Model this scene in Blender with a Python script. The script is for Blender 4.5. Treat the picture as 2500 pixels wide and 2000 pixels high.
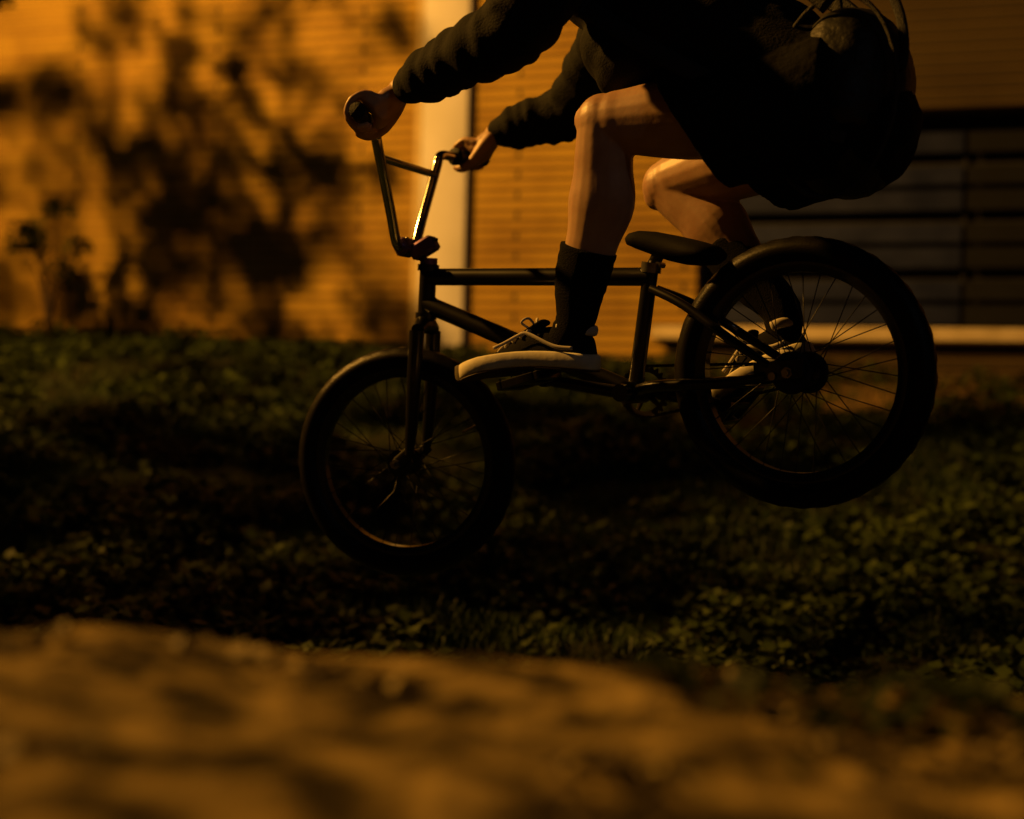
import bpy, math, random
import numpy as np
from mathutils import Vector, Matrix, noise
random.seed(7); rng = np.random.default_rng(11)
for o in list(bpy.data.objects): bpy.data.objects.remove(o)
scn = bpy.context.scene; COL = scn.collection
R = math.radians; PI = math.pi

# ------------------------------------------------------------------ camera
F_PX = 3420.0                      # focal length in pixels of a 2500 px wide picture
ROLL = R(1.5)
CAM = Vector((0, 0, .55))
RGT = Vector((math.cos(ROLL), 0, math.sin(ROLL))); UPV = Vector((-math.sin(ROLL), 0, math.cos(ROLL))); FWD = Vector((0, 1, 0))
cd = bpy.data.cameras.new('camera'); cam = bpy.data.objects.new('camera', cd); COL.objects.link(cam)
cam.matrix_world = Matrix.Translation(CAM) @ Matrix((RGT, UPV, -FWD)).transposed().to_4x4()
cd.sensor_width = 36; cd.lens = 36 * F_PX / 2500; cd.clip_start = .05; cd.clip_end = 500
cd.dof.use_dof = True; cd.dof.focus_distance = 2.72; cd.dof.aperture_fstop = 1.8
scn.camera = cam

# ------------------------------------------------------------------ world: night sky just after dusk
w = bpy.data.worlds.new('World'); scn.world = w; w.use_nodes = True
nt = w.node_tree; sky = nt.nodes.new('ShaderNodeTexSky'); sky.sky_type = 'NISHITA'; sky.sun_disc = False
sky.sun_elevation = R(-4.0); sky.sun_rotation = R(120)
nt.links.new(sky.outputs[0], nt.nodes['Background'].inputs[0]); nt.nodes['Background'].inputs[1].default_value = .06
# moonlight, from behind the camera and to the right
sd = bpy.data.lights.new('moon', 'SUN'); sd.energy = .03; sd.angle = R(.5); sd.color = (.75, .85, 1)
so = bpy.data.objects.new('moon', sd); COL.objects.link(so)
so.rotation_euler = Vector((-.55, 1, -.55)).to_track_quat('-Z', 'Y').to_euler()
vs = scn.view_settings; vs.view_transform = 'Standard'; vs.look = 'None'; vs.exposure = 0; vs.gamma = 1; vs.use_curve_mapping = False
scn.cycles.max_bounces = 5; scn.cycles.use_denoising = True
LAMP = Vector((-7.7, 5.6, 7.0)); LAMP_W = 8200.0; LAMP_COL = (1, .44, .06)

# ------------------------------------------------------------------ materials
def newmat(name):
    m = bpy.data.materials.new(name); m.use_nodes = True
    return m, m.node_tree, m.node_tree.nodes['Principled BSDF']
def mat(name, col, rough=.5, metal=0., col2=None, scale=8., bump=0., bscale=60., spec=.5, coat=0., rough2=None, sss=0.):
    m, t, b = newmat(name)
    b.inputs['Roughness'].default_value = rough; b.inputs['Metallic'].default_value = metal
    b.inputs['Specular IOR Level'].default_value = spec; b.inputs['Coat Weight'].default_value = coat
    if sss: b.inputs['Subsurface Weight'].default_value = sss; b.inputs['Subsurface Scale'].default_value = .008
    tc = t.nodes.new('ShaderNodeTexCoord')
    n = t.nodes.new('ShaderNodeTexNoise'); n.inputs['Scale'].default_value = scale; n.inputs['Detail'].default_value = 6
    t.links.new(tc.outputs['Object'], n.inputs['Vector'])
    r = t.nodes.new('ShaderNodeValToRGB'); r.color_ramp.elements[0].position = .35; r.color_ramp.elements[1].position = .66
    c2 = col2 or tuple(c * .75 for c in col)
    r.color_ramp.elements[0].color = (*c2, 1); r.color_ramp.elements[1].color = (*col, 1)
    t.links.new(n.outputs['Fac'], r.inputs[0]); t.links.new(r.outputs[0], b.inputs['Base Color'])
    mr = t.nodes.new('ShaderNodeMapRange'); mr.inputs[3].default_value = rough * .85; mr.inputs[4].default_value = min(1, (rough2 or rough * 1.2))
    t.links.new(n.outputs['Fac'], mr.inputs[0]); t.links.new(mr.outputs[0], b.inputs['Roughness'])
    if bump:
        n2 = t.nodes.new('ShaderNodeTexNoise'); n2.inputs['Scale'].default_value = bscale; n2.inputs['Detail'].default_value = 4
        t.links.new(tc.outputs['Object'], n2.inputs['Vector'])
        bp = t.nodes.new('ShaderNodeBump'); bp.inputs['Strength'].default_value = bump; bp.inputs['Distance'].default_value = .01
        t.links.new(n2.outputs['Fac'], bp.inputs['Height']); t.links.new(bp.outputs[0], b.inputs['Normal'])
    return m
M = {}
M['frame'] = mat('black_gloss_paint', (.007, .007, .007), .3, 0, spec=.35, coat=.25)
M['chrome'] = mat('dull_chrome', (.55, .55, .53), .16, 1, col2=(.4, .4, .38), scale=30)
M['steel'] = mat('worn_steel', (.35, .34, .33), .3, 1, scale=60)
M['spoke'] = mat('black_spoke', (.02, .02, .02), .45, .5)
M['chain'] = mat('oily_dark_chain', (.07, .06, .05), .4, .9)
M['tyre'] = mat('tyre_rubber', (.005, .0045, .004), .42, 0, bump=.12, bscale=300, spec=.12)
M['rim'] = mat('black_anodised_rim', (.03, .03, .03), .25, .6)
M['saddle'] = mat('saddle_vinyl', (.005, .005, .005), .7, bump=.2, bscale=500, spec=.06)
M['rubber'] = mat('grip_rubber', (.006, .006, .006), .7, bump=.5, bscale=400)
M['purple'] = mat('purple_anodised_stem', (.16, .09, .2), .35, .8)
M['skin'] = mat('skin', (.50, .32, .20), .46, col2=(.38, .22, .13), scale=14, bump=.05, bscale=60, sss=.12)
M['jacket'] = mat('dark_jacket_cloth', (.006, .0065, .004), .85, bump=.3, bscale=220, spec=.15)
M['shorts'] = mat('black_shorts_cloth', (.004, .004, .004), .9, bump=.5, bscale=60, spec=.1)
M['sock'] = mat('black_sock_knit', (.005, .005, .005), .95, bump=.6, bscale=400, spec=.08)
M['shoe'] = mat('black_canvas_shoe', (.005, .005, .005), .85, bump=.4, bscale=500, spec=.1)
M['sole'] = mat('white_rubber_sole', (.72, .68, .52), .6, col2=(.52, .47, .34), scale=25, bump=.05, bscale=120)
M['gum'] = mat('brown_outsole', (.05, .025, .012), .7)
M['lace'] = mat('white_lace', (.6, .55, .45), .8)
M['bag'] = mat('dark_backpack_nylon', (.004, .005, .003), .55, bump=.3, bscale=60, spec=.35)
M['hair'] = mat('dark_hair', (.02, .012, .008), .6, bump=1, bscale=150)
M['eye'] = mat('eye_white', (.6, .58, .55), .2); M['iris'] = mat('iris', (.03, .02, .01), .2)
M['plaster'] = mat('pale_painted_pillar', (.54, .54, .60), .75, col2=(.46, .46, .48), scale=3, bump=.15, bscale=30)
M['ochre'] = mat('ochre_paint', (.50, .40, .20), .8, scale=4, bump=.2)
M['concrete'] = mat('concrete_ledge', (.6, .52, .38), .85, col2=(.42, .35, .22), scale=5, bump=.3, bscale=40)
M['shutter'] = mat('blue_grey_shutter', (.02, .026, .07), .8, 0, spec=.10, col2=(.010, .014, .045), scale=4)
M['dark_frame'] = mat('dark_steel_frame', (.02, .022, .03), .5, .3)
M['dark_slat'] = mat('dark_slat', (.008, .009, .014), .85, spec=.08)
M['bark'] = mat('tree_bark', (.09, .06, .04), .9, bump=.8, bscale=20)
M['leaf'] = mat('tree_leaf', (.06, .09, .02), .6, col2=(.03, .05, .012), scale=3)
M['post'] = mat('galvanised_post', (.3, .3, .3), .5, .6)
m, t, b = newmat('sodium_lantern_glass'); b.inputs['Emission Color'].default_value = (*LAMP_COL, 1); b.inputs['Emission Strength'].default_value = 30; M['lampglass'] = m

def brick_mat(name='long_thin_brick', k=1.):
    m, t, b = newmat(name); L = t.links.new
    tc = t.nodes.new('ShaderNodeTexCoord'); mp = t.nodes.new('ShaderNodeMapping'); mp.inputs['Rotation'].default_value = (R(90), 0, 0)
    L(tc.outputs['Object'], mp.inputs[0])
    br = t.nodes.new('ShaderNodeTexBrick'); L(mp.outputs[0], br.inputs['Vector'])
    br.inputs['Scale'].default_value = 1; br.inputs['Brick Width'].default_value = 2.6; br.inputs['Row Height'].default_value = .078
    br.inputs['Mortar Size'].default_value = .016; br.inputs['Mortar Smooth'].default_value = .6; br.inputs['Bias'].default_value = 0
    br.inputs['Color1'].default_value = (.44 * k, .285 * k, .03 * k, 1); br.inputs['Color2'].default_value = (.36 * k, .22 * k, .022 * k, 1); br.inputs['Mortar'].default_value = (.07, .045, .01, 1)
    n = t.nodes.new('ShaderNodeTexNoise'); n.inputs['Scale'].default_value = 1.6; n.inputs['Detail'].default_value = 5; L(tc.outputs['Object'], n.inputs['Vector'])
    r = t.nodes.new('ShaderNodeValToRGB'); r.color_ramp.elements[0].position = .3; r.color_ramp.elements[1].position = .6
    r.color_ramp.elements[0].color = (.62, .55, .5, 1); r.color_ramp.elements[1].color = (1, 1, 1, 1); L(n.outputs['Fac'], r.inputs[0])
    mx = t.nodes.new('ShaderNodeMix'); mx.data_type = 'RGBA'; mx.blend_type = 'MULTIPLY'; mx.inputs[0].default_value = 1
    L(br.outputs['Color'], mx.inputs[6]); L(r.outputs[0], mx.inputs[7]); L(mx.outputs[2], b.inputs['Base Color'])
    bp = t.nodes.new('ShaderNodeBump'); bp.inputs['Distance'].default_value = .012; bp.inputs['Strength'].default_value = 1; bp.invert = True
    L(br.outputs['Fac'], bp.inputs['Height']); L(bp.outputs[0], b.inputs['Normal']); b.inputs['Roughness'].default_value = .85
    return m
M['brick'] = brick_mat(); M['brick_dark'] = brick_mat('dimmed_brick', .08)  # second brick: weaker lamplight above the shutter painted in as darker colour
def ground_mat():
    m, t, b = newmat('soil_and_path'); L = t.links.new
    g = t.nodes.new('ShaderNodeNewGeometry'); sx = t.nodes.new('ShaderNodeSeparateXYZ'); L(g.outputs['Position'], sx.inputs[0])
    def ns(sc, det, a, c, pa=.35, pb=.65):
        n = t.nodes.new('ShaderNodeTexNoise'); n.inputs['Scale'].default_value = sc; n.inputs['Detail'].default_value = det; L(g.outputs['Position'], n.inputs['Vector'])
        r = t.nodes.new('ShaderNodeValToRGB'); r.color_ramp.elements[0].position = pa; r.color_ramp.elements[1].position = pb
        r.color_ramp.elements[0].color = (*a, 1); r.color_ramp.elements[1].color = (*c, 1); L(n.outputs['Fac'], r.inputs[0]); return r, n
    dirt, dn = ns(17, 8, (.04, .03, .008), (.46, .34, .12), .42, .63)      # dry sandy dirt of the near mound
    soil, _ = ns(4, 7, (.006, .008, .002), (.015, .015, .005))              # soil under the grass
    verge, _ = ns(6, 6, (.08, .05, .018), (.2, .13, .05))                 # bare earth by the ledge
    def ramp(sock, lo, hi):
        mr = t.nodes.new('ShaderNodeMapRange'); mr.inputs[1].default_value = lo; mr.inputs[2].default_value = hi; L(sock, mr.inputs[0]); return mr.outputs[0]
    near = ramp(sx.outputs['Y'], 1.45, 1.25)
    def mixc(f, a, c):
        x = t.nodes.new('ShaderNodeMix'); x.data_type = 'RGBA'; L(f, x.inputs[0]); L(a, x.inputs[6]); L(c, x.inputs[7]); return x.outputs[2]
    wob = t.nodes.new('ShaderNodeTexNoise'); wob.inputs['Scale'].default_value = 1.2; L(g.outputs['Position'], wob.inputs['Vector'])
    ad = t.nodes.new('ShaderNodeMath'); ad.operation = 'MULTIPLY_ADD'; L(wob.outputs['Fac'], ad.inputs[0]); ad.inputs[1].default_value = 1.6; L(sx.outputs['Y'], ad.inputs[2])
    fx = ramp(sx.outputs['X'], .8, 2.2); fy = ramp(ad.outputs[0], 7.9, 9.3)
    ml = t.nodes.new('ShaderNodeMath'); ml.operation = 'MULTIPLY'; L(fx, ml.inputs[0]); L(fy, ml.inputs[1])
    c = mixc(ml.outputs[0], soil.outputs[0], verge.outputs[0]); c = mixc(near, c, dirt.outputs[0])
    L(c, b.inputs['Base Color']); b.inputs['Roughness'].default_value = .95; b.inputs['Specular IOR Level'].default_value = .15
    bp = t.nodes.new('ShaderNodeBump'); bp.inputs['Distance'].default_value = .03; bp.inputs['Strength'].default_value = .9
    L(dn.outputs['Fac'], bp.inputs['Height']); L(bp.outputs[0], b.inputs['Normal'])
    return m
M['ground'] = ground_mat()
def blade_mat(name, a, c, scale=1.7, a2=None):
    m, t, b = newmat(name); L = t.links.new
    g = t.nodes.new('ShaderNodeNewGeometry')
    n = t.nodes.new('ShaderNodeTexNoise'); n.inputs['Scale'].default_value = scale; n.inputs['Detail'].default_value = 4; L(g.outputs['Position'], n.inputs['Vector'])
    r = t.nodes.new('ShaderNodeValToRGB'); r.color_ramp.elements[0].position = .4; r.color_ramp.elements[1].position = .62
    r.color_ramp.elements[0].color = (*a, 1); r.color_ramp.elements[1].color = (*c, 1); L(n.outputs['Fac'], r.inputs[0])
    L(r.outputs[0], b.inputs['Base Color']); b.inputs['Roughness'].default_value = .6; b.inputs['Specular IOR Level'].default_value = .25
    return m
M['grass'] = blade_mat('grass_blade', (.006, .016, .002), (.022, .042, .005))
M['weed'] = blade_mat('weed_leaf', (.007, .018, .002), (.036, .056, .006), 2.2)
M['straw'] = blade_mat('dry_straw', (.14, .10, .03), (.48, .37, .14), 9)

# ------------------------------------------------------------------ object helpers
def tag(o, label=None, cat=None, group=None, kind=None):
    if label: o['label'] = label
    if cat: o['category'] = cat
    if group: o['group'] = group
    if kind: o['kind'] = kind
    return o
def empty(name, mw=None, label=None, cat=None, **k):
    o = bpy.data.objects.new(name, None); COL.objects.link(o); o.empty_display_size = .1
    if mw is not None: o.matrix_world = mw
    return tag(o, label, cat, **k)
def mesh_obj(name, v, f, m, parent=None, smooth=True):
    me = bpy.data.meshes.new(name); me.from_pydata([tuple(p) for p in v], [], f); me.update()
    return link_mesh(name, me, m, parent, smooth)
def link_mesh(name, me, m, parent=None, smooth=True):
    me.materials.clear(); me.materials.append(m)
    if smooth: me.polygons.foreach_set('use_smooth', [True] * len(me.polygons))
    o = bpy.data.objects.new(name, me); COL.objects.link(o)
    if parent is not None: o.parent = parent
    return o
class MB:
    def __init__(s): s.v = []; s.f = []
    def add(s, v, f):
        n = len(s.v); s.v += [Vector(p) for p in v]; s.f += [tuple(i + n for i in q) for q in f]; return s
    def loft(s, rings, closed=False, caps=True):
        n = len(rings[0]); v = [p for r in rings for p in r]; f = []
        m = len(rings); k = m if closed else m - 1
        for i in range(k):
            a = i * n; c = ((i + 1) % m) * n
            for j in range(n): f.append((a + j, a + (j + 1) % n, c + (j + 1) % n, c + j))
        if caps and not closed: f.append(tuple(range(n - 1, -1, -1))); f.append(tuple((m - 1) * n + j for j in range(n)))
        return s.add(v, f)
    def tube(s, pts, rad, n=16, up=(0, 0, 1), caps=True, closed=False, flat=None):
        """swept tube; rad is a number, a list, or a list of (a,b) pairs"""
        pts = [Vector(p) for p in pts]; m = len(pts)
        if not isinstance(rad, (list, tuple)): rad = [rad] * m
        up = Vector(up); rings = []; prev = None
        for i, p in enumerate(pts):
            if closed: d = pts[(i + 1) % m] - pts[i - 1]
            else: d = pts[min(i + 1, m - 1)] - pts[max(i - 1, 0)]
            d.normalize()
            if prev is None:
                x = up - d * up.dot(d)
                if x.length < 1e-3: x = Vector((1, .3, 0)) - d * Vector((1, .3, 0)).dot(d)
            else: x = prev - d * prev.dot(d)
            x.normalize(); prev = x; y = d.cross(x)
            ra = rad[i]; a, bb = ra if isinstance(ra, (tuple, list)) else (ra, ra)
            rings.append([p + x * (a * math.cos(2 * PI * j / n)) + y * (bb * math.sin(2 * PI * j / n)) for j in range(n)])
        return s.loft(rings, closed, caps)
    def caps_tube(s, pts, rad, n=16, up=(0, 0, 1)):
        """tube with rounded ends"""
        pts = [Vector(p) for p in pts]; rad = [r if isinstance(r, (tuple, list)) else (r, r) for r in rad]
        d0 = (pts[0] - pts[1]).normalized(); d1 = (pts[-1] - pts[-2]).normalized()
        P = []; Q = []
        for k in (.95, .75, .45):
            q = math.sqrt(1 - k * k); P.append(pts[0] + d0 * (k * min(rad[0]))); Q.append((rad[0][0] * q, rad[0][1] * q))
        P += pts; Q += rad
        for k in (.45, .75, .95):
            q = math.sqrt(1 - k * k); P.append(pts[-1] + d1 * (k * min(rad[-1]))); Q.append((rad[-1][0] * q, rad[-1][1] * q))
        return s.tube(P, Q, n, up)
    def box(s, c, h, rot=None, bev=0.):
        c = Vector(c); h = Vector(h); rot = rot or Matrix.Identity(3)
        if bev <= 0:
            v = [c + rot @ Vector((h.x * a, h.y * b_, h.z * d)) for a in (-1, 1) for b_ in (-1, 1) for d in (-1, 1)]
            return s.add(v, [(0, 1, 3, 2), (4, 6, 7, 5), (0, 4, 5, 1), (2, 3, 7, 6), (0, 2, 6, 4), (1, 5, 7, 3)])
        rings = []
        for z, e in ((-h.z, bev), (-h.z + bev, 0), (h.z - bev, 0), (h.z, bev)):
            x = h.x - e; y = h.y - e; r = []
            for (sx, sy) in ((1, 1), (-1, 1), (-1, -1), (1, -1)):
                for k in (0, 1, 2):
                    a = math.atan2(sy, sx) - PI / 4 + k * PI / 4
                    r.append(c + rot @ Vector((sx * (x - bev) + bev * math.cos(a), sy * (y - bev) + bev * math.sin(a), z)))
            rings.append(r)
        return s.loft(rings)
    def ell(s, c, r, n=16, m=10, rot=None, p=1.0):
        c = Vector(c); rot = rot or Matrix.Identity(3); rings = []
        sg = lambda x: math.copysign(abs(x) ** p, x)
        for i in range(1, m):
            a = PI * i / m
            rings.append([c + rot @ Vector((r[0] * sg(math.sin(a)) * sg(math.cos(2 * PI * j / n)), r[1] * sg(math.sin(a)) * sg(math.sin(2 * PI * j / n)), -r[2] * sg(math.cos(a)))) for j in range(n)])
        return s.loft(rings)
    def torus(s, c, ax, R_, r_, n=64, k=14, prof=None):
        c = Vector(c); ax = Vector(ax).normalized(); u = ax.orthogonal().normalized(); w_ = ax.cross(u); rings = []
        for i in range(n):
            a = 2 * PI * i / n; d = u * math.cos(a) + w_ * math.sin(a); ring = []
            if prof: ring = [c + d * (R_ + q[0]) + ax * q[1] for q in prof]
            else: ring = [c + d * (R_ + r_ * math.cos(2 * PI * j / k)) + ax * (r_ * math.sin(2 * PI * j / k)) for j in range(k)]
            rings.append(ring)
        return s.loft(rings, closed=True)
    def cyl(s, a, b_, r, n=20): return s.tube([a, b_], r, n)
    def build(s, name, m, parent=None, smooth=True, angle=None):
        o = mesh_obj(name, s.v, s.f, m, parent, smooth)
        if angle: o.data.set_sharp_from_angle(angle=R(angle))
        return o
    def remesh(s, name, m, parent, voxel, smooth=6, disp=None):
        me = bpy.data.meshes.new(name); me.from_pydata([tuple(p) for p in s.v], [], s.f); me.update()
        import bmesh
        bm = bmesh.new(); bm.from_mesh(me); bmesh.ops.recalc_face_normals(bm, faces=bm.faces[:]); bm.to_mesh(me); bm.free()
        o = bpy.data.objects.new(name, me); COL.objects.link(o)
        md = o.modifiers.new('r', 'REMESH'); md.mode = 'VOXEL'; md.voxel_size = voxel
        sm = o.modifiers.new('s', 'SMOOTH'); sm.iterations = smooth; sm.factor = .5
        dg = bpy.context.evaluated_depsgraph_get(); me2 = bpy.data.meshes.new_from_object(o.evaluated_get(dg))
        bpy.data.objects.remove(o)
        if disp:
            nrm = [v.normal.copy() for v in me2.vertices]
            for v, nn in zip(me2.vertices, nrm): v.co += nn * disp(v.co)
        me2.name = name
        return link_mesh(name, me2, m, parent)
def catmull(pts, k=6):
    pts = [Vector(p) for p in pts]; out = []
    for i in range(len(pts) - 1):
        a = pts[max(i - 1, 0)]; b_ = pts[i]; c = pts[i + 1]; d = pts[min(i + 2, len(pts) - 1)]
        for j in range(k):
            t_ = j / k
            out.append(.5 * ((2 * b_) + (c - a) * t_ + (2 * a - 5 * b_ + 4 * c - d) * t_ ** 2 + (3 * b_ - a - 3 * c + d) * t_ ** 3))
    out.append(pts[-1]); return out
def fnoise(x, y, z=0): return noise.noise(Vector((x, y, z)))

# ------------------------------------------------------------------ terrain
def sstep(a, b_, x): t_ = min(1, max(0, (x - a) / (b_ - a))); return t_ * t_ * (3 - 2 * t_)
def ground_z(x, y):
    crest = .55 - .206 - .045 * x + .012 * fnoise(x * 5, 3) + .006 * fnoise(x * 13, 8)
    cy = 1.12 + .05 * fnoise(x * 2.2, 5)
    zz = crest * (1 - sstep(cy - .03, cy + 1.0, y))
    if y < cy: zz = crest - .02 * (cy - y)
    zz += -.28 * sstep(1.5, 3.2, y) + 1.33 * sstep(3.2, 11.8, y)
    return zz + (.05 * fnoise(x * 1.3, y * 1.3) + .05 * fnoise(x * 3.1, y * 2.2, 7)) * sstep(1.8, 3, y) * (1 - sstep(8.5, 10, y)) + .008 * fnoise(x * 5, y * 5)
xs = sorted(set([round(v, 3) for v in np.concatenate([np.linspace(-60, -7, 24), np.linspace(-7, -1.5, 56), np.linspace(-1.5, 1.5, 121), np.linspace(1.5, 7, 56), np.linspace(7, 60, 24)])]))
ys = sorted(set([round(v, 3) for v in np.concatenate([np.linspace(-30, -1, 16), np.linspace(-1, .4, 8), np.linspace(.4, 3, 105), np.linspace(3, 13, 101), np.linspace(13, 60, 20)])]))
gv = [(x, y, ground_z(x, y)) for y in ys for x in xs]; nx = len(xs)
gf = [(j * nx + i, j * nx + i + 1, (j + 1) * nx + i + 1, (j + 1) * nx + i) for j in range(len(ys) - 1) for i in range(nx - 1)]
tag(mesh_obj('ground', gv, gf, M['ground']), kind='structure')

# ------------------------------------------------------------------ building with brick wall, pillar, shutter and ledge
YAW = R(-17)
BW = Matrix.Translation((0, 10.7, .9)) @ Matrix.Rotation(YAW, 4, 'Z')     # local x along the wall, y into it, z up from 0.9
bld = empty('brick_building', BW, 'long brick building with pale pillar and dark slatted shutter behind the rider', 'building')
Z0 = .9
def wb(mb, x0, x1, y0, y1, z0, z1): mb.box(((x0 + x1) / 2, (y0 + y1) / 2, (z0 + z1) / 2 - Z0), ((x1 - x0) / 2, (y1 - y0) / 2, (z1 - z0) / 2)); return mb
mb = MB()
OX0, OX1, OZ0, OZ1 = 1.39, 5.2, 1.19, 2.74
wb(mb, -14, OX0, 0, .3, 0, 5.2); wb(mb, OX1, 14, 0, .3, 0, 5.2); wb(mb, OX0, OX1, 0, .3, 0, OZ0 - .1)
mb.build('wall', M['brick'], bld, smooth=False)
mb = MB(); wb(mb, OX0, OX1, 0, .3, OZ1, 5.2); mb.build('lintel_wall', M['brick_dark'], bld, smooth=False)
mb = MB(); wb(mb, -14, 14, -.12, 4, 5.203, 5.4); mb.build('roof', M['dark_frame'], bld, smooth=False)
mb = MB(); mb.box((-.58, -.042, 2.05), (.192, .040, 2.15), bev=.03); mb.build('pillar', M['plaster'], bld, angle=30)
mb = MB(); wb(mb, -.83, -.775, -.06, -.002, 0.6, 5.2); mb.build('pillar_trim', M['ochre'], bld, smooth=False)
mb = MB(); mb.box(((OX0 + OX1) / 2 - .05, -.02, 1.14 - Z0), ((OX1 - OX0) / 2 + .25, .14, .05), bev=.012); mb.build('ledge', M['concrete'], bld, angle=30)
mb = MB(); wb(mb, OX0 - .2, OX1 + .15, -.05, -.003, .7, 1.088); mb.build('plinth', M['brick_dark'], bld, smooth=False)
# shutter: slanting slats in two bays with a dark mullion
sh = empty('slatted_shutter'); sh.parent = bld
mb = MB(); wb(mb, OX0 + .003, OX1 - .003, .27, .296, OZ0 + .003, OZ1 - .003); mb.build('backing', M['dark_frame'], sh, smooth=False)
for (a, c) in ((OX0 + .06, 3.24), (3.27, OX1 - .06)):
    z = OZ0 + .11; k = 0
    while z < OZ1 - .1:
        hgt = .078
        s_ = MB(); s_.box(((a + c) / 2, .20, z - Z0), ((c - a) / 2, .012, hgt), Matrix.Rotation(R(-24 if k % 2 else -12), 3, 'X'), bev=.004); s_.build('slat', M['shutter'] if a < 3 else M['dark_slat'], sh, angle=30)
        z += .235 if k % 2 else .175; k += 1
mb = MB(); wb(mb, 3.243, 3.267, .235, .26, OZ0 + .002, OZ1 - .002); mb.build('shutter_frame', M['dark_frame'], sh, smooth=False)
mb = MB(); wb(mb, OX0 + .002, OX0 + .055, .1, .26, OZ0 + .002, OZ1 - .002); mb.build('shutter_frame', M['dark_frame'], sh, smooth=False)

# ------------------------------------------------------------------ street lamp (out of frame on the left; it lights the place)
gz = ground_z(LAMP.x - 1.2, LAMP.y)
lp = empty('street_lamp', Matrix.Translation((LAMP.x - 1.2, LAMP.y, gz)), 'tall grey street lamp with glowing orange lantern left of the grass', 'street lamp')
H = LAMP.z - gz + .25
mb = MB(); mb.tube([(0, 0, 0), (0, 0, 1.2), (0, 0, 1.25), (0, 0, H - .4)], [.085, .08, .055, .045], 16); mb.tube(catmull([(0, 0, H - .45), (.08, 0, H - .1), (.4, 0, H), (.9, 0, H)]), .03, 12); mb.build('post', M['post'], lp)
mb = MB(); mb.ell((1.2, 0, H), (.38, .16, .09), 24, 10, p=.8); mb.build('lantern_housing', M['dark_frame'], lp)
mb = MB(); mb.ell((1.25, 0, H - .08), (.2, .1, .06), 20, 8); gl = mb.build('lantern_glass', M['lampglass'], lp)
ld = bpy.data.lights.new('sodium_light', 'SPOT'); ld.energy = LAMP_W; ld.color = LAMP_COL; ld.spot_size = R(118); ld.spot_blend = .9; ld.shadow_soft_size = .13
lo = bpy.data.objects.new('sodium_light', ld); COL.objects.link(lo); lo.parent = lp; lo.location = (1.2, 0, H - .30)
lo.rotation_euler = Vector((.66, .28, -.52)).to_track_quat('-Z', 'Y').to_euler()

# ------------------------------------------------------------------ trees and shrubs
def leaf_cloud(mb, c, r, n, size, rg):
    for _ in range(n):
        d = Vector(rg.normal(size=3)); d.normalize(); p = Vector(c) + Vector((d.x * r[0], d.y * r[1], d.z * r[2])) * (rg.random() ** .5)
        a = Vector(rg.normal(size=3)).normalized(); b_ = a.orthogonal().normalized(); s_ = size * (.6 + .8 * rg.random())
        mb.add([p - a * s_, p + b_ * s_ * .42 - a * .1 * s_, p + a * s_, p - b_ * s_ * .42 - a * .1 * s_], [(0, 1, 2, 3)])
def tree(name, x, y, h, crown, label, group=None, lean=0, th=.07, ls=.06):
    rg = np.random.default_rng(int(abs(x * 131 + y * 17))); z0 = ground_z(x, y) - .05
    o = empty(name, Matrix.Translation((x, y, z0)), label, 'tree', group=group)
    tb = MB(); path = [Vector((0, 0, 0)), Vector((.04, .03, h * .3)), Vector((lean * .4, -.04, h * .6)), Vector((lean, .05, h))]
    pp = catmull(path, 8); tb.tube(pp, [th * (1 - .85 * i / (len(pp) - 1)) for i in range(len(pp))], 10)
    lf = MB()
    for (cx, cy, cz, rr, n) in crown:
        tip = Vector((cx, cy, cz)); r_ = math.hypot(cx, cy); zb = max(.4, cz - .25 - .35 * r_); base = min(pp, key=lambda q_: abs(q_.z - zb)); mid = (base + tip) / 2 + Vector((0, 0, .08))
        tb.tube(catmull([base, mid, tip], 4), [.016, .015, .013, .012, .010, .009, .008, .006, .004], 6)
        leaf_cloud(lf, tip, (rr, rr, rr * .8), n, ls, rg)
    tb.build('trunk', M['bark'], o); lf.build('crown', M['leaf'], o, smooth=False); return o
rgx = np.random.default_rng(5)
def mkcrown(n, rx, ry, z0, z1, r0, r1, n0, n1): return [(float(rgx.uniform(-rx, rx)), float(rgx.uniform(-ry, ry)), float(rgx.uniform(z0, z1)), float(rgx.uniform(r0, r1)), int(rgx.integers(n0, n1))) for _ in range(n)]
tree('young_tree', -5.15, 9.0, 4.4, mkcrown(85, .85, .6, 1.9, 4.5, .09, .26, 25, 80), 'slender leafy tree between the street lamp and the wall, nearest to the lamp', 'young trees left of the wall', lean=-.2, ls=.045)
tree('young_tree', -4.2, 9.2, 4.3, mkcrown(60, .72, .5, 2.3, 4.4, .09, .24, 20, 70), 'slender leafy tree between the street lamp and the wall, nearest to the pale pillar', 'young trees left of the wall', lean=.25, ls=.045)
tree('added_shade_tree', -4.6, 5.9, 4.3, mkcrown(80, 1.2, 1.25, 2.6, 4.4, .10, .28, 25, 80), 'low spreading tree added out of view to shade the ground cover beside the rider', lean=.1, th=.12, ls=.07)  # unseen tree, added to throw dappled shade over the bank
def shrub(x, y, h, r, n, label, group=None):
    rg = np.random.default_rng(int(abs(x * 311) + 3)); z0 = ground_z(x, y) - .03
    o = empty('wall_shrub', Matrix.Translation((x, y, z0)), label, 'shrub', group=group); tb = MB(); lf = MB()
    for k in range(7):
        a = rg.uniform(0, 2 * PI); tip = Vector((math.cos(a) * r * rg.uniform(.2, .9), math.sin(a) * r * .4 * rg.random(), h * rg.uniform(.5, 1)))
        tb.tube(catmull([(0, 0, 0), (tip.x * .3, tip.y * .3, tip.z * .6), tip], 4), [.014, .013, .012, .011, .01, .008, .007, .005, .004], 5)
        leaf_cloud(lf, tip, (r * .32, r * .25, r * .3), n // 7, .035, rg)
    tb.build('stem', M['bark'], o); lf.build('foliage', M['weed'], o, smooth=False)
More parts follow.
